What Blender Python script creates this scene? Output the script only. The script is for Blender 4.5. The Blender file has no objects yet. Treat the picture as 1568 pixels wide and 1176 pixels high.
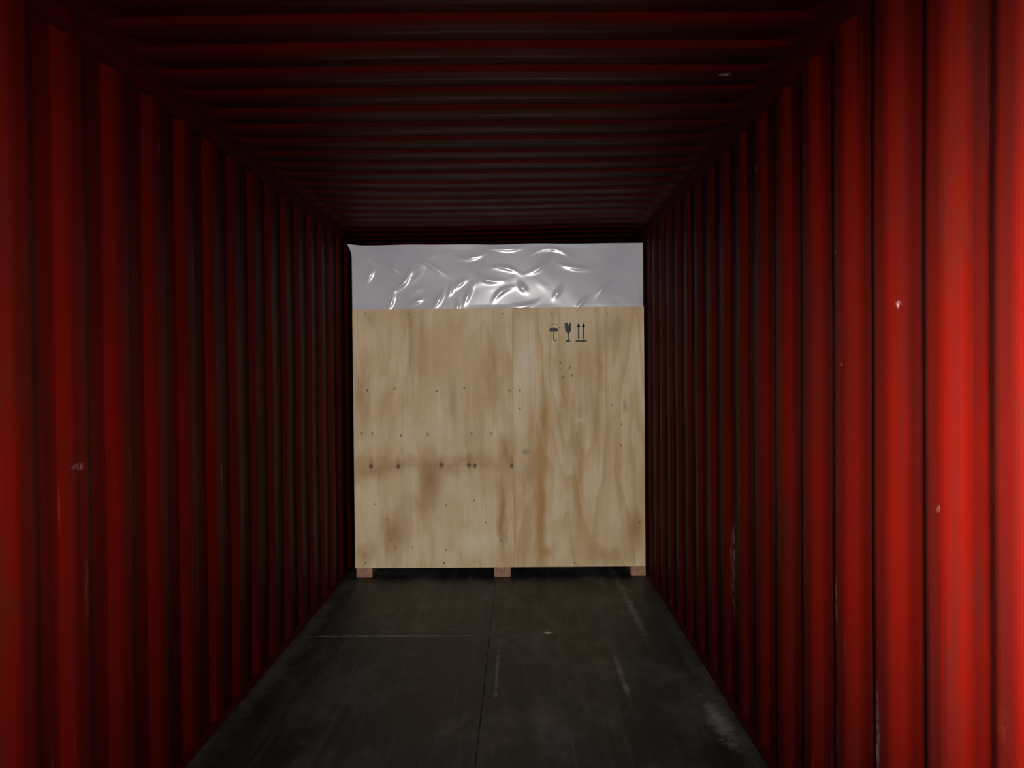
import bpy, bmesh, math, random
from mathutils import Vector, Matrix, noise

random.seed(4)
sc = bpy.context.scene
sc.view_settings.view_transform = 'Standard'
sc.view_settings.look = 'None'
sc.view_settings.exposure = 0
sc.view_settings.gamma = 1

# ------------------------------------------------ dimensions (metres)
XL, XR = -1.365, 0.985          # inner faces of side walls
XC = (XL + XR) / 2
H = 2.69
Y0, Y1 = -0.9, 11.13            # door end, closed end
CF = 6.06                       # front of crate
CH = 1.577                      # eye height

# ------------------------------------------------ camera
cam_d = bpy.data.cameras.new('camera')
cam = bpy.data.objects.new('camera', cam_d)
sc.collection.objects.link(cam)
cam_d.sensor_width = 36
cam_d.lens = 36 * 1200 / 1568
cam_d.clip_start = 0.02
pitch = math.atan(16 / 1200); yaw = math.atan(11 / 1200); roll = math.radians(0.5)
R = Matrix.Rotation(yaw, 4, 'Z') @ Matrix.Rotation(math.pi / 2 - pitch, 4, 'X') @ Matrix.Rotation(-roll, 4, 'Z')
cam.matrix_world = Matrix.Translation((0, 0, CH)) @ R
sc.camera = cam

def on_crate(px, py):
    """where the photo point sits on the crate's front plane (x,z)"""
    d = R.to_3x3() @ Vector(((px - 784) / 1200, -(py - 588) / 1200, -1))
    t = CF / d.y
    return d.x * t, CH + d.z * t

# ------------------------------------------------ helpers
def obj_from_bm(name, bm, mat=None, parent=None, smooth=False):
    me = bpy.data.meshes.new(name)
    bm.normal_update()
    bm.to_mesh(me); bm.free()
    ob = bpy.data.objects.new(name, me)
    sc.collection.objects.link(ob)
    if mat: me.materials.append(mat)
    if parent: ob.parent = parent
    if smooth:
        for p in me.polygons: p.use_smooth = True
    return ob

def add_box(bm, x0, x1, y0, y1, z0, z1):
    v = [bm.verts.new(p) for p in [(x0,y0,z0),(x1,y0,z0),(x1,y1,z0),(x0,y1,z0),(x0,y0,z1),(x1,y0,z1),(x1,y1,z1),(x0,y1,z1)]]
    for f in [(0,3,2,1),(4,5,6,7),(0,1,5,4),(1,2,6,5),(2,3,7,6),(3,0,4,7)]:
        bm.faces.new([v[i] for i in f])

def box(name, x0, x1, y0, y1, z0, z1, mat, parent=None, bev=0.0):
    bm = bmesh.new(); add_box(bm, x0, x1, y0, y1, z0, z1)
    if bev: bmesh.ops.bevel(bm, geom=bm.edges[:], offset=bev, segments=2, affect='EDGES')
    return obj_from_bm(name, bm, mat, parent)

class NT:
    def __init__(s, name):
        s.m = bpy.data.materials.new(name); s.m.use_nodes = True
        s.t = s.m.node_tree; s.n = s.t.nodes; s.l = s.t.links
        s.b = s.n['Principled BSDF']
        s.co = s.n.new('ShaderNodeTexCoord').outputs['Object']
    def link(s, a, b): s.l.new(a, b)
    def inp(s, sock, v):
        if isinstance(v, bpy.types.NodeSocket): s.l.new(v, sock)
        elif isinstance(v, (tuple, list)) and len(v) == 3 and sock.type == 'RGBA': sock.default_value = (*v, 1)
        else: sock.default_value = v
    def map(s, scale=(1,1,1), loc=(0,0,0), rot=(0,0,0), src=None):
        m = s.n.new('ShaderNodeMapping')
        m.inputs['Scale'].default_value = scale; m.inputs['Location'].default_value = loc; m.inputs['Rotation'].default_value = rot
        s.l.new(src or s.co, m.inputs['Vector']); return m.outputs['Vector']
    def noise(s, vec, scale=1, detail=4, rough=0.5, dist=0):
        m = s.n.new('ShaderNodeTexNoise')
        m.inputs['Scale'].default_value = scale; m.inputs['Detail'].default_value = detail
        m.inputs['Roughness'].default_value = rough; m.inputs['Distortion'].default_value = dist
        s.l.new(vec, m.inputs['Vector']); return m.outputs['Fac']
    def voro(s, vec, scale=1, rnd=1):
        m = s.n.new('ShaderNodeTexVoronoi')
        m.inputs['Scale'].default_value = scale; m.inputs['Randomness'].default_value = rnd
        s.l.new(vec, m.inputs['Vector']); return m.outputs['Distance'], m.outputs['Color']
    def rng(s, v, a, b, c=0.0, d=1.0):
        m = s.n.new('ShaderNodeMapRange'); m.inputs['From Min'].default_value = a; m.inputs['From Max'].default_value = b
        m.inputs['To Min'].default_value = c; m.inputs['To Max'].default_value = d
        s.l.new(v, m.inputs['Value']); return m.outputs['Result']
    def math(s, op, a, b=0.0):
        m = s.n.new('ShaderNodeMath'); m.operation = op
        s.inp(m.inputs[0], a); s.inp(m.inputs[1], b); return m.outputs[0]
    def mix(s, f, a, b, mode='MIX'):
        m = s.n.new('ShaderNodeMix'); m.data_type = 'RGBA'; m.blend_type = mode
        s.inp(m.inputs[0], f); s.inp(m.inputs[6], a); s.inp(m.inputs[7], b); return m.outputs[2]
    def sep(s, vec=None):
        m = s.n.new('ShaderNodeSeparateXYZ'); s.l.new(vec or s.co, m.inputs[0]); return m.outputs
    def bump(s, h, strength=0.3, dist=0.01):
        m = s.n.new('ShaderNodeBump'); m.inputs['Strength'].default_value = strength; m.inputs['Distance'].default_value = dist
        s.l.new(h, m.inputs['Height']); s.l.new(m.outputs[0], s.b.inputs['Normal'])
    def spot(s, x, z, rx, rz, soft=1.0, warp=None, axes=(0, 2)):
        """soft ellipse mask in two of the object's axes"""
        o = s.sep(warp)
        dx = s.math('DIVIDE', s.math('SUBTRACT', o[axes[0]], x), rx)
        dz = s.math('DIVIDE', s.math('SUBTRACT', o[axes[1]], z), rz)
        d = s.math('SQRT', s.math('ADD', s.math('MULTIPLY', dx, dx), s.math('MULTIPLY', dz, dz)))
        return s.rng(d, 1.0, 1.0 - soft, 0, 1)

# ------------------------------------------------ container paint
def paint(name, streak_axis='z', marks=(), axes=(1, 2)):
    t = NT(name)
    big = t.noise(t.co, 1.3, 4, 0.55)
    if streak_axis == 'z': sv = t.map((14, 14, 0.8))
    else: sv = t.map((1.0, 14, 14))
    st = t.noise(sv, 1.0, 5, 0.6)
    base = t.mix(t.rng(big, 0.35, 0.7), (0.070, 0.0013, 0.0001), (0.052, 0.0018, 0.0006))
    base = t.mix(t.rng(st, 0.46, 0.72, 0, 0.65), base, (0.026, 0.0028, 0.0020))
    ru = t.noise(t.map((3, 3, 1.2), loc=(3, 1, 2)), 1.5, 6, 0.65)
    base = t.mix(t.rng(ru, 0.56, 0.70, 0, 0.5), base, (0.028, 0.0045, 0.0025))
    # long thin pale scratches
    sc1 = t.noise(t.map((34, 34, 1.3), loc=(7, 2, 5)) if streak_axis == 'z' else t.map((1.3, 34, 34)), 1.0, 3, 0.5)
    scm = t.rng(sc1, 0.69, 0.775, 0, 0.45)
    low = t.rng(t.sep()[2], 1.6, 0.3, 0.15, 1) if streak_axis == 'z' else 0.3
    base = t.mix(t.math('MULTIPLY', scm, low), base, (0.15, 0.075, 0.055))
    # paint chips
    d, c = t.voro(t.co, 6.0)
    pick = t.rng(t.sep(c)[0], 0.80, 0.82)
    size = t.rng(t.sep(c)[1], 0, 1, 0.012, 0.035)
    chip = t.math('MULTIPLY', t.math('LESS_THAN', d, size), pick)
    base = t.mix(t.math('MULTIPLY', chip, 0.55), base, (0.22, 0.14, 0.12))
    if marks:
        wv = t.noise(t.map((60, 60, 22)), 1.0, 5, 0.7)
        wm = t.rng(wv, 0.42, 0.58, 0.0, 1.0)
        for (a, z, ra, rz, col, k) in marks:
            m = t.spot(a, z, ra, rz, 0.9, None, axes)
            m = t.math('MULTIPLY', m, wm)
            base = t.mix(t.math('MULTIPLY', m, k), base, col)
    t.link(base, t.b.inputs['Base Color'])
    t.link(t.rng(st, 0.3, 0.7, 0.50, 0.66), t.b.inputs['Roughness'])
    t.b.inputs['Specular IOR Level'].default_value = 0.08
    h = t.noise(t.co, 9, 4, 0.5)
    t.bump(h, 0.2, 0.010)
    return t.m
pale = (0.30, 0.21, 0.19)
m_wall = paint('red_container_paint')
m_wl = paint('red_wall_paint_scuffed_a', marks=[(3.6, 1.13, 0.04, 0.07, (0.9, 0.8, 0.76), 1), (3.35, 1.10, 0.03, 0.05, pale, 1),
        (2.43, 1.30, 0.05, 0.014, pale, 0.6), (3.0, 2.45, 0.015, 0.03, pale, 0.8), (4.8, 1.45, 0.02, 0.22, pale, 0.45), (3.6, 0.7, 0.02, 0.2, pale, 0.5),
        (2.45, 0.9, 0.02, 0.15, pale, 0.12), (5.2, 0.5, 0.03, 0.2, pale, 0.4)])
m_wr = paint('red_wall_paint_scuffed_b', marks=[(3.69, 0.64, 0.06, 0.34, pale, 1.0), (2.49, 0.84, 0.04, 0.15, pale, 1.0),
        (2.47, 0.45, 0.02, 0.1, pale, 0.5), (2.2, 0.52, 0.035, 0.24, pale, 1.0), (1.62, 0.85, 0.03, 0.05, (0.12, 0.02, 0.004), 0.3),
        (3.05, 0.16, 0.06, 0.035, (0.2, 0.07, 0.03), 0.8), (2.08, 1.75, 0.012, 0.012, pale, 0.7), (1.86, 1.25, 0.012, 0.012, pale, 0.6),
        (4.7, 1.4, 0.02, 0.3, pale, 0.35), (3.3, 1.1, 0.02, 0.12, pale, 0.5), (5.3, 0.6, 0.03, 0.25, pale, 0.35), (3.3, 2.42, 0.05, 0.02, pale, 0.6)])
m_roof = paint('red_roof_paint', streak_axis='x', marks=[(0.78, 2.96, 0.028, 0.022, (0.9, 0.85, 0.8), 1)], axes=(0, 1))

# side walls: trapezoidal corrugation
def wall_profile(a, b, pitch=0.278, flat_in=0.070, slope=0.070, dep=0.027, phase=0.0):
    pts = []
    s = a - pitch + phase
    while s < b + pitch:
        pts += [(s, 0), (s + flat_in, 0), (s + flat_in + slope, dep), (s + pitch - slope, dep)]
        s += pitch
    out = []
    for i in range(len(pts) - 1):
        p, q = pts[i], pts[i + 1]
        if q[0] <= a or p[0] >= b: continue
        if p[0] < a:
            f = (a - p[0]) / (q[0] - p[0]); p = (a, p[1] + f * (q[1] - p[1]))
        if q[0] > b:
            f = (b - p[0]) / (q[0] - p[0]); q = (b, p[1] + f * (q[1] - p[1]))
        if not out: out.append(p)
        out.append(q)
    return out

def corrugated(name, mapping, prof, z0, z1, nz, flip, mat):
    bm = bmesh.new()
    rows = []
    for k in range(nz + 1):
        z = z0 + (z1 - z0) * k / nz
        row = []
        for (s, d) in prof:
            w = noise.noise(Vector((s * 0.9, z * 1.1, 3.1))) * 0.006
            row.append(bm.verts.new(mapping(s, d + w, z)))
        rows.append(row)
    for k in range(nz):
        for i in range(len(prof) - 1):
            f = [rows[k][i], rows[k][i+1], rows[k+1][i+1], rows[k+1][i]]
            bm.faces.new(f[::-1] if flip else f)
    ob = obj_from_bm(name, bm, mat)
    b = ob.modifiers.new('bend_radius', 'BEVEL'); b.width = 0.014; b.segments = 3; b.limit_method = 'ANGLE'; b.angle_limit = math.radians(15)
    so = ob.modifiers.new('sheet', 'SOLIDIFY'); so.thickness = 0.002; so.offset = -1
    return ob

prof = wall_profile(Y0, Y1, phase=0.238)
corrugated('wall_left', lambda s, d, z: (XL - d - 0.006, s, z), prof, -0.02, H - 0.05, 22, True, m_wl)
corrugated('wall_right', lambda s, d, z: (XR + d + 0.006, s, z), prof, -0.02, H - 0.05, 22, False, m_wr)
profb = wall_profile(XL - 0.04, XR + 0.04)
corrugated('wall_back', lambda s, d, z: (s, Y1 + d, z), profb, -0.02, H, 10, True, m_wall)

# roof : corrugations run across the container and die out before the side rails
def roof():
    bm = bmesh.new()
    pitch = 0.209; A = 0.012
    xs = [XL - 0.07, XL + 0.035, XL + 0.10] + [XL + 0.10 + (XR - XL - 0.20) * i / 14 for i in range(1, 14)] + [XR - 0.10, XR - 0.035, XR + 0.07]
    ys = []
    ph = 0.06
    s = Y0 - pitch + ph
    while s < Y1 + pitch:
        for o, d in ((0, 0), (0.070, 0), (0.110, 1), (0.169, 1)):
            if Y0 - 0.06 <= s + o <= Y1 + 0.08: ys.append((s + o, d))
        s += pitch
    rows = []
    for y, d in ys:
        row = []
        for i, x in enumerate(xs):
            amp = 0 if i < 2 or i > len(xs) - 3 else 1
            sag = 0.01 * noise.noise(Vector((x * 0.8, y * 0.5, 9)))
            row.append(bm.verts.new((x, y, H + 0.004 + A * d * amp + (sag if amp else 0))))
        rows.append(row)
    for a in range(len(rows) - 1):
        for b in range(len(xs) - 1):
            bm.faces.new([rows[a][b], rows[a+1][b], rows[a+1][b+1], rows[a][b+1]])
    ob = obj_from_bm('ceiling', bm, m_roof)
    b = ob.modifiers.new('bend_radius', 'BEVEL'); b.width = 0.010; b.segments = 3; b.limit_method = 'ANGLE'; b.angle_limit = math.radians(10)
roof()

# top side rails, bottom rails, door frame
box('trim_1', XL - 0.065, XL + 0.012, Y0, Y1, H - 0.062, H, m_wall, bev=0.004)
box('trim_2', XR - 0.012, XR + 0.065, Y0, Y1, H - 0.062, H, m_wall, bev=0.004)
box('trim_3', XL - 0.06, XL + 0.006, Y0, Y1, -0.02, 0.030, m_wall, bev=0.003)
box('trim_4', XR - 0.006, XR + 0.06, Y0, Y1, -0.02, 0.030, m_wall, bev=0.003)
box('trim_5', XL - 0.09, XL + 0.02, Y0 - 0.14, Y0, -0.02, H, m_wall, bev=0.006)
box('trim_6', XR - 0.02, XR + 0.09, Y0 - 0.14, Y0, -0.02, H, m_wall, bev=0.006)
box('trim_7', XL - 0.09, XR + 0.09, Y0 - 0.14, Y0, H - 0.09, H + 0.06, m_wall, bev=0.006)

# ------------------------------------------------ floor
def floor_mat():
    t = NT('worn_black_plywood_floor')
    big = t.noise(t.map((1, 0.45, 1)), 1.9, 7, 0.62)
    st = t.noise(t.map((16, 0.7, 1)), 1.0, 6, 0.65)
    base = t.mix(t.rng(big, 0.38, 0.64), (0.012, 0.0138, 0.0145), (0.044, 0.049, 0.050))
    base = t.mix(t.rng(st, 0.50, 0.72, 0, 0.6), base, (0.080, 0.087, 0.088))
    s2 = t.noise(t.map((45, 1.1, 1), loc=(4, 7, 0)), 1.0, 3, 0.5)
    base = t.mix(t.rng(s2, 0.66, 0.76, 0, 0.55), base, (0.22, 0.23, 0.23))
    du = t.noise(t.map((1.6, 0.9, 1), loc=(1, 4, 2)), 1.9, 9, 0.72)
    base = t.mix(t.rng(du, 0.50, 0.70, 0, 0.7), base, (0.14, 0.148, 0.15))
    o = t.sep()
    wv = t.noise(t.co, 14, 5, 0.7)
    def smear(base, x, y, rx, ry, col, k):
        dx = t.math('DIVIDE', t.math('SUBTRACT', o[0], x), rx)
        dy = t.math('DIVIDE', t.math('SUBTRACT', o[1], y), ry)
        d = t.math('ADD', t.math('SQRT', t.math('ADD', t.math('MULTIPLY', dx, dx), t.math('MULTIPLY', dy, dy))), t.rng(wv, 0.3, 0.7, -0.6, 0.6))
        return t.mix(t.math('MULTIPLY', t.rng(d, 1.1, 0.0), k), base, col)
    base = smear(base, 0.89, 3.52, 0.05, 0.26, (0.38, 0.39, 0.39), 0.9)
    base = smear(base, 0.52, 4.05, 0.018, 0.35, (0.32, 0.32, 0.32), 0.8)
    base = smear(base, 0.74, 5.3, 0.03, 0.75, (0.25, 0.25, 0.245), 0.8)
    base = smear(base, 0.09, 3.6, 0.06, 0.3, (0.16, 0.16, 0.158), 0.5)
    base = smear(base, -0.13, 4.2, 0.012, 0.4, (0.28, 0.28, 0.275), 0.7)
    base = smear(base, XL + 0.05, 4.3, 0.06, 1.6, (0.14, 0.138, 0.133), 0.4)
    base = smear(base, XR - 0.05, 4.0, 0.04, 1.8, (0.14, 0.138, 0.13), 0.4)
    base = smear(base, -0.75, 4.70, 0.62, 0.012, (0.28, 0.28, 0.275), 0.9)
    base = smear(base, 0.16, 4.75, 0.028, 0.03, (0.85, 0.85, 0.83), 1.0)
    d, c = t.voro(t.co, 9)
    g = t.math('MULTIPLY', t.math('LESS_THAN', d, t.rng(t.sep(c)[1], 0, 1, 0.01, 0.05)), t.rng(t.sep(c)[0], 0.80, 0.82))
    base = t.mix(t.math('MULTIPLY', g, 0.6), base, (0.26, 0.26, 0.255))
    t.link(base, t.b.inputs['Base Color'])
    t.link(t.rng(big, 0.3, 0.7, 0.42, 0.62), t.b.inputs['Roughness'])
    t.b.inputs['Specular IOR Level'].default_value = 0.25
    t.bump(t.math('ADD', st, big), 0.3, 0.004)
    return t.m
m_floor = floor_mat()
def floor():
    bm = bmesh.new()
    g = 0.0008
    cuts = [Y0 - 0.1, 2.30, 4.70, 7.10, 9.5, Y1 + 0.04]
    for a, b in zip(cuts[:-1], cuts[1:]):
        add_box(bm, XL - 0.05, XC - g, a + g * 0.6, b - g * 0.6, -0.028, 0.0)
        add_box(bm, XC + g, XR + 0.05, a + g * 0.6, b - g * 0.6, -0.028, 0.0)
    bmesh.ops.bevel(bm, geom=[e for e in bm.edges if all(abs(v.co.z) < 1e-5 for v in e.verts)], offset=0.0015, segments=1, affect='EDGES')
    add_box(bm, XL - 0.05, XR + 0.05, Y0 - 0.1, Y1 + 0.04, -0.06, -0.0285)
    obj_from_bm('floor', bm, m_floor)
floor()

# ------------------------------------------------ crate
crate = bpy.data.objects.new('wooden_crate', None)
sc.collection.objects.link(crate)
lx0, zbot = on_crate(545, 870)
rx1, _z = on_crate(988.5, 868)
seam, _z = on_crate(786, 700)
_x, ztop = on_crate(760, 472)
_x, zcap = on_crate(760, 373)
cx0, cx1 = lx0 - 0.006, min(rx1, XR - 0.008)
CD = 3.0

def ply(name, seed, spots, gold_k=0.38):
    t = NT(name)
    warp = t.map((1, 1, 1), loc=(seed * 3.1, 0, seed * 1.7))
    f = t.noise(t.map((2.6, 2.6, 0.42), src=warp), 1.0, 2, 0.4)
    rings = t.math('FRACT', t.math('MULTIPLY', f, 11.0))
    rings = t.rng(rings, 0.0, 0.85, 0, 1)
    fine = t.noise(t.map((70, 70, 1.6), src=warp), 1.0, 4, 0.6)
    blot = t.noise(t.map((2.6, 2.6, 1.4), src=warp), 1.6, 6, 0.6)
    base = t.mix(t.rng(blot, 0.36, 0.64), (0.67, 0.54, 0.355), (0.55, 0.395, 0.215))
    base = t.mix(t.rng(rings, 0.5, 1.0, 0, gold_k), base, (0.47, 0.30, 0.12))
    base = t.mix(t.rng(fine, 0.45, 0.75, 0, 0.38), base, (0.42, 0.285, 0.15))
    pl = t.noise(t.map((5, 5, 0.5), src=warp, loc=(9, 0, 0)), 1.0, 3, 0.5)
    base = t.mix(t.rng(pl, 0.52, 0.7, 0, 0.5), base, (0.71, 0.60, 0.43))
    dk = t.noise(t.map((9, 9, 0.9), src=warp, loc=(2, 0, 4)), 1.0, 5, 0.6)
    base = t.mix(t.rng(dk, 0.53, 0.72, 0, 0.6), base, (0.37, 0.245, 0.115))
    nz = t.noise(t.map((1, 1, 0.45)), 7.0, 5, 0.6)
    nv = t.n.new('ShaderNodeVectorMath'); nv.operation = 'ADD'
    cmb = t.n.new('ShaderNodeCombineXYZ')
    t.link(t.rng(nz, 0, 1, -0.08, 0.08), cmb.inputs[0]); t.link(t.rng(nz, 0, 1, -0.14, 0.14), cmb.inputs[2])
    t.link(t.co, nv.inputs[0]); t.link(cmb.outputs[0], nv.inputs[1])
    for (px, py, rx, rz, col, k, soft, wp) in spots:
        x, z = on_crate(px, py)
        m = t.spot(x, z, rx / 198, rz / 198, soft, nv.outputs[0] if wp else None)
        base = t.mix(t.math('MULTIPLY', m, k), base, col)
    t.link(base, t.b.inputs['Base Color'])
    t.b.inputs['Roughness'].default_value = 0.62
    t.b.inputs['Specular IOR Level'].default_value = 0.3
    t.bump(t.math('ADD', fine, rings), 0.18, 0.002)
    return t.m

knot = (0.10, 0.05, 0.025); stain = (0.33, 0.185, 0.07); gold = (0.40, 0.22, 0.055); grey = (0.28, 0.24, 0.16)
def kn(lst, r=3.0, k=0.85): return [(x, y, r, r * 1.15, knot, k, 0.6, False) for x, y in lst]
def drip(lst): return [(x, y - 5, 6, 16, stain, 0.7, 1, False) for x, y in lst]
row = [(568,714),(610,714),(676,712),(718,712),(784,713)]
sp_l = [(662, 728, 28, 58, stain, 1.0, 1, True), (575, 716, 75, 24, stain, 0.7, 1, True),
        (700, 712, 110, 18, stain, 0.6, 1, True), (771, 790, 11, 80, stain, 1.0, 1, True),
        (775, 690, 14, 40, stain, 0.9, 1, True), (605, 815, 34, 38, stain, 0.75, 1, True),
        (552, 600, 14, 90, stain, 0.6, 1, True), (690, 540, 70, 90, (0.58, 0.42, 0.24), 0.5, 1, True),
        (722, 830, 50, 30, (0.74, 0.66, 0.52), 0.7, 1, True), (560, 850, 20, 22, stain, 0.7, 1, True),
        (755, 560, 12, 100, stain, 0.45, 1, True), (660, 660, 80, 30, (0.66, 0.50, 0.38), 0.5, 1, True),
        (565, 490, 14, 20, stain, 0.5, 1, True), (695, 620, 8, 60, stain, 0.4, 1, True), (640, 770, 30, 20, stain, 0.5, 1, True),
        (665, 712.5, 121, 0.8, stain, 0.4, 0.5, False)]
sp_l += drip(row) + kn(row + [(727,713)], 4.2, 0.9)
sp_l += kn([(562,598),(669,599),(711,594),(604,595),(780,598),(614,667),(570,664),(655,665),(722,664),(752,664),(554,664)], 2.6, 0.6)
sp_l += kn([(592,796),(683,774),(726,766),(598,826),(632,838),(683,842),(768,828),(575,772),(744,800),(606,838)], 2.2, 0.6)
sp_r = [(829, 775, 14, 150, gold, 1.0, 1, True), (829, 775, 7, 100, gold, 0.8, 1, False), (818, 700, 18, 60, gold, 0.7, 1, True), (833, 640, 9, 90, gold, 0.9, 1, True),
        (805, 692, 8, 7, grey, 0.9, 0.8, False), (805, 725, 18, 36, stain, 0.5, 1, True),
        (865, 600, 12, 55, gold, 0.8, 1, True), (885, 740, 10, 110, gold, 0.6, 1, True),
        (920, 545, 13, 60, gold, 0.6, 1, True), (968, 815, 20, 46, stain, 0.9, 1, True),
        (925, 850, 40, 20, stain, 0.6, 1, True), (957, 622, 5, 16, grey, 0.7, 0.9, True),
        (935, 505, 26, 34, grey, 0.4, 1, True), (835, 845, 16, 18, gold, 0.9, 1, True), (945, 720, 8, 90, gold, 0.5, 1, True),
        (803, 560, 20, 110, (0.74, 0.65, 0.51), 0.7, 1, True), (888, 645, 11, 8, (0.70, 0.60, 0.45), 0.5, 0.9, True),
        (788, 760, 3, 110, stain, 0.45, 1, False)]
sp_r += kn([(796,598),(796,626),(936,620),(952,650),(858,556),(873,562),(862,578),(876,575),(979,800),(951,682)], 2.4, 0.6)
m_pl = ply('plywood_panel_a', 1.0, sp_l, 0.25)
m_pr = ply('plywood_panel_b', 2.6, sp_r, 0.5)
m_ps = ply('plywood_plain', 5.2, [])

def timber():
    t = NT('pine_timber')
    g = t.noise(t.map((30, 3, 30)), 1, 4, 0.6)
    t.link(t.mix(t.rng(g, 0.35, 0.7), (0.36, 0.20, 0.12), (0.22, 0.11, 0.06)), t.b.inputs['Base Color'])
    t.b.inputs['Roughness'].default_value = 0.7
    return t.m
m_tim = timber()

T = 0.012
box('front_panel_left', cx0, seam - 0.001, CF, CF + T, zbot, ztop, m_pl, crate, 0.001)
box('front_panel_right', seam + 0.001, cx1, CF + 0.001, CF + T, zbot, ztop + 0.004, m_pr, crate, 0.001)
box('side_panel_left', cx0, cx0 + T, CF + T, CF + CD - T, zbot, ztop, m_ps, crate, 0.0012)
box('side_panel_right', cx1 - T, cx1, CF + T, CF + CD - T, zbot, ztop, m_ps, crate, 0.0012)
box('back_panel', cx0, cx1, CF + CD - T, CF + CD, zbot, ztop, m_ps, crate, 0.0012)
box('base_board', cx0 + 0.002, cx1 - 0.002, CF + 0.012, CF + CD - 0.012, zbot, zbot + 0.03, m_tim, crate)
box('load_core', cx0 + 0.03, cx1 - 0.03, CF + 0.06, CF + CD - 0.05, zbot + 0.03, zcap - 0.03, m_ps, crate)
for i, (a, b) in enumerate(((545.5, 570), (757, 782), (966, 989))):
    xa, _z = on_crate(a, 880); xb, _z = on_crate(b, 880)
    xb = min(xb, cx1 + 0.002)
    box('skid_%d' % (i + 1), xa, xb, CF + 0.004, CF + CD - 0.01, 0.0, zbot, m_tim, crate, 0.003)

bm = bmesh.new()
for x, y in [(568,714),(610,714),(676,712),(718,712),(784,713),(796,598),(562,598),(669,599),(614,667),(796,626),(796,480),(770,480),(560,480),(625,482),(845,480),(930,480),(560,862),(680,862),(880,862)]:
    X, Z = on_crate(x, y)
    bmesh.ops.create_cone(bm, cap_ends=True, segments=12, radius1=0.006, radius2=0.005, depth=0.002,
        matrix=Matrix.Translation((X, CF - 0.0005, Z)) @ Matrix.Rotation(math.pi/2, 4, 'X'))
t = NT('dark_steel'); t.b.inputs['Base Color'].default_value = (0.05, 0.035, 0.03, 1); t.b.inputs['Roughness'].default_value = 0.5
obj_from_bm('screw_heads', bm, t.m, crate)

# ------------------------------------------------ stencilled handling marks
t = NT('stencil_ink')
n = t.noise(t.co, 60, 3, 0.6)
t.link(t.mix(t.rng(n, 0.55, 0.75, 0, 0.4), (0.010, 0.011, 0.010), (0.12, 0.10, 0.07)), t.b.inputs['Base Color'])
t.b.inputs['Roughness'].default_value = 0.6
m_ink = t.m
bm = bmesh.new()
def poly(pts):
    vs = []
    for x, y in pts:
        X, Z = on_crate(x, y); vs.append(bm.verts.new((X, CF - 0.0006, Z)))
    f = bm.faces.new(vs)
    f.normal_update()
    if f.normal.y > 0: f.normal_flip()
def rect(x0, y0, x1, y1): poly([(x0,y0),(x0,y1),(x1,y1),(x1,y0)])
poly([(848 + 7 * math.cos(a), 507.5 - 6 * math.sin(a)) for a in [math.pi * i / 14 for i in range(15)]])
rect(847.2, 507, 848.8, 521); poly([(848.5,521),(848.5,522.5),(852,521.5),(852,519),(851,519),(851,520.5)])
for q in ((843,500),(847,496.5),(852,497.5),(856,502),(842,504)):
    poly([(q[0]-.7,q[1]+1.2),(q[0]+.4,q[1]+1.2),(q[0]+1,q[1]-1.2),(q[0],q[1]-1.2)])
poly([(864.6,494),(864.8,502),(866.5,508),(869.2,511),(871,511),(873.5,508),(874.8,502),(874.6,494),(871.5,494),(870.5,498),(869.5,497),(870,494)])
rect(869.2, 510, 870.9, 521); poly([(865.5,523.3),(874.5,523.3),(872,521),(868,521)])
for ax in (886, 893.5):
    rect(ax - 1.1, 498, ax + 1.1, 519)
    poly([(ax - 2.8, 500.5), (ax + 2.8, 500.5), (ax, 493.5)])
rect(881.5, 520.6, 898.5, 523.2)
obj_from_bm('handling_marks', bm, m_ink, crate)
t = NT('faded_ink'); t.b.inputs['Base Color'].default_value = (0.24, 0.20, 0.15, 1); t.b.inputs['Roughness'].default_value = 0.7
bm = bmesh.new()
for q in range(9):
    x = 858 + (q % 3) * 6 + random.uniform(-1, 1); y = 554 + (q // 3) * 11 + random.uniform(-1, 1)
    if q in (4, 6): continue
    poly([(x, y), (x + random.uniform(1, 3), y), (x + random.uniform(1, 3), y + 1.4), (x - .5, y + 1.2)])
obj_from_bm('faded_stamp', bm, t.m, crate)

# ------------------------------------------------ plastic sheeting over the top
t = NT('milky_plastic_sheet')
b = t.b
nn = t.noise(t.co, 2.5, 3, 0.5)
t.link(t.mix(t.rng(nn, 0.35, 0.65), (0.53, 0.53, 0.585), (0.46, 0.46, 0.515)), b.inputs['Base Color'])
b.inputs['Roughness'].default_value = 0.18
b.inputs['IOR'].default_value = 1.5
m_plastic = t.m
px0, px1, py0, py1 = cx0 - 0.004, cx1 - 0.001, CF + 0.022, CF + CD - 0.02
pz0, pz1 = ztop - 0.03, zcap

# hand-laid folds: (px, py, length px, angle deg, width px, height mm)
rw = random.Random(11)
folds = [(618,432,34,50,8,7.5),(662,408,40,-35,9,6.5),(704,434,20,40,7,6),(716,452,26,65,7,6),(744,428,40,-18,8,6),(768,446,30,35,8,6.5),
         (780,381,60,3,7,5.5),(722,394,30,10,7,5.5),(775,410,34,-12,7,5.5),(800,440,16,-50,9,6),(672,458,28,60,8,7),(828,408,38,40,8,6),
         (806,468,28,10,7,5.5),(854,448,18,55,8,7),(598,464,30,70,7,7),(565,422,22,60,8,7),(884,410,40,-8,8,6.5),(600,410,22,-40,7,6.5),
         (845,380,44,-5,7,5.5),(636,462,20,20,7,6),(558,392,30,-45,8,6.5),(890,464,22,50,7,7),(700,470,16,80,7,5.5),(690,444,16,70,7,5.5),
         (925,440,26,40,8,6)]
for _ in range(14):
    folds.append((rw.uniform(560, 970), rw.uniform(382, 466), rw.uniform(24, 60), rw.uniform(-40, 60), rw.uniform(9, 15), rw.uniform(0.8, 1.8)))
F = []
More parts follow.
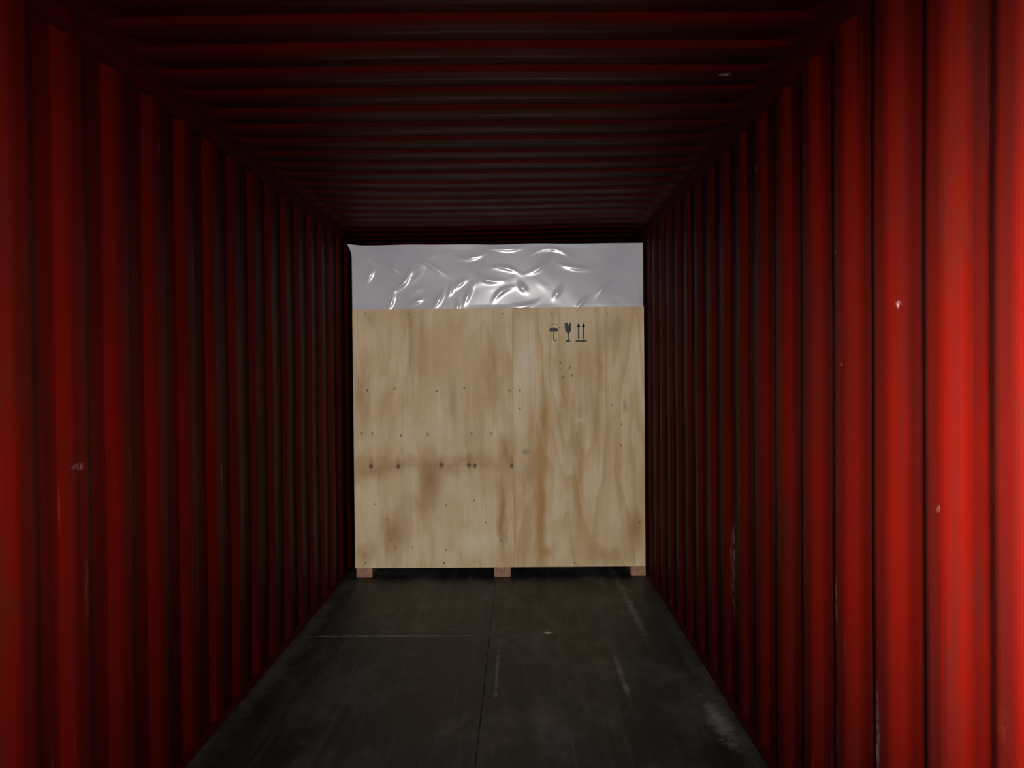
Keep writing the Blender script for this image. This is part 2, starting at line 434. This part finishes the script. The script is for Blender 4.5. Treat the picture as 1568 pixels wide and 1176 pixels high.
for (fx, fy, ln, an, wd, ht) in folds:
    X, Z = on_crate(fx, fy); a = math.radians(an)
    F.append((X, Z, math.cos(a), math.sin(a), ln / 198 * 0.5, wd / 198 * 0.5, ht * 0.0008, rw.uniform(-2.5, 2.5)))
def wr(p):
    h = 0.004 * noise.noise(Vector((p.x * 2.2, p.y * 2, p.z * 3.0))) + 0.0007 * noise.noise(Vector((p.x * 7 + p.z * 4, p.y * 5, p.z * 8)))
    if p.y < CF + 0.1:
        for (X, Z, c, s, L, Wd, ht, bend) in F:
            dx = p.x - X; dz = p.z - Z
            if abs(dx) > 0.35 or abs(dz) > 0.35: continue
            u = dx * c + dz * s; v = -dx * s + dz * c + bend * u * u
            e = (u / L) ** 2 + (v / Wd) ** 2
            if e < 6: h += ht * math.exp(-e * 1.1)
    return h

bm = bmesh.new()
def grid(o, u, v, nu, nv, nrm, fade):
    rows = []
    U, V, N, O = Vector(u), Vector(v), Vector(nrm), Vector(o)
    for j in range(nv + 1):
        row = []
        for i in range(nu + 1):
            a, c = i / nu, j / nv
            p = O + U * a + V * c
            k = 1.0
            k *= min(1, a * U.length / 0.04) * min(1, (1 - a) * U.length / 0.04)
            k *= min(1, c * V.length / 0.06) * min(1, (1 - c) * V.length / 0.04)
            if N.length > 0: p = p + N * wr(p) * k
            row.append(bm.verts.new(p))
        rows.append(row)
    for j in range(nv):
        for i in range(nu):
            bm.faces.new([rows[j][i], rows[j][i+1], rows[j+1][i+1], rows[j+1][i]])
W = px1 - px0; D = py1 - py0; HH = pz1 - pz0
grid((px0, py0, pz0), (W, 0, 0), (0, 0, HH), 440, 110, (0, -1, 0), 1)
grid((px0, py0, pz1), (W, 0, 0), (0, D, 0), 440, 60, (0, 0, 0), 1)
grid((px0, py1, pz0), (0, -D, 0), (0, 0, HH), 60, 110, (0, 0, 0), 1)
grid((px1, py0, pz0), (0, D, 0), (0, 0, HH), 60, 110, (0, 0, 0), 1)
grid((px1, py1, pz0), (-W, 0, 0), (0, 0, HH), 440, 110, (0, 0, 0), 1)
bmesh.ops.remove_doubles(bm, verts=bm.verts[:], dist=0.0005)
for v in bm.verts:
    if v.co.z > pz1 - 0.02:
        v.co.z += 0.006 * noise.noise(Vector((v.co.x * 3, v.co.y * 2, 0)))
    dc = (Vector(v.co) - Vector((px0, py0, pz1))).length
    if dc < 0.10:
        kk = (1 - dc / 0.10) ** 2
        v.co.x -= 0.035 * kk; v.co.z += 0.012 * kk; v.co.y -= 0.01 * kk
obj_from_bm('plastic_cover', bm, m_plastic, crate, smooth=True)

# ------------------------------------------------ light
def spot(name, loc, target, energy, size, blend, radius, col):
    d = bpy.data.lights.new(name, 'SPOT'); d.energy = energy; d.spot_size = math.radians(size)
    d.spot_blend = blend; d.shadow_soft_size = radius; d.color = col
    o = bpy.data.objects.new(name, d); sc.collection.objects.link(o)
    o.location = loc
    o.rotation_euler = (Vector(target) - Vector(loc)).to_track_quat('-Z', 'Y').to_euler()
    return o
# added unseen spot set far back: lights the crate evenly, only grazes the walls
spot('added_crate_spot', (-0.1, -7.0, 1.75), (-0.15, 6.0, 1.20), 2950, 27, 0.8, 0.08, (1.0, 0.955, 0.91))
# two added spots beside the camera, aimed sideways to brighten the near walls
spot('added_wall_spot', (0.22, -0.10, 1.50), (1.42, 0.85, 1.42), 2900, 90, 1.0, 0.04, (1.0, 0.96, 0.93))
spot('added_wall_spot', (-0.10, -0.10, 1.50), (-1.45, 0.80, 1.42), 600, 86, 1.0, 0.04, (1.0, 0.96, 0.93))

w = bpy.data.worlds.new('dim_warehouse'); sc.world = w; w.use_nodes = True
w.node_tree.nodes['Background'].inputs[0].default_value = (0.75, 0.8, 1.0, 1)
w.node_tree.nodes['Background'].inputs[1].default_value = 0.06
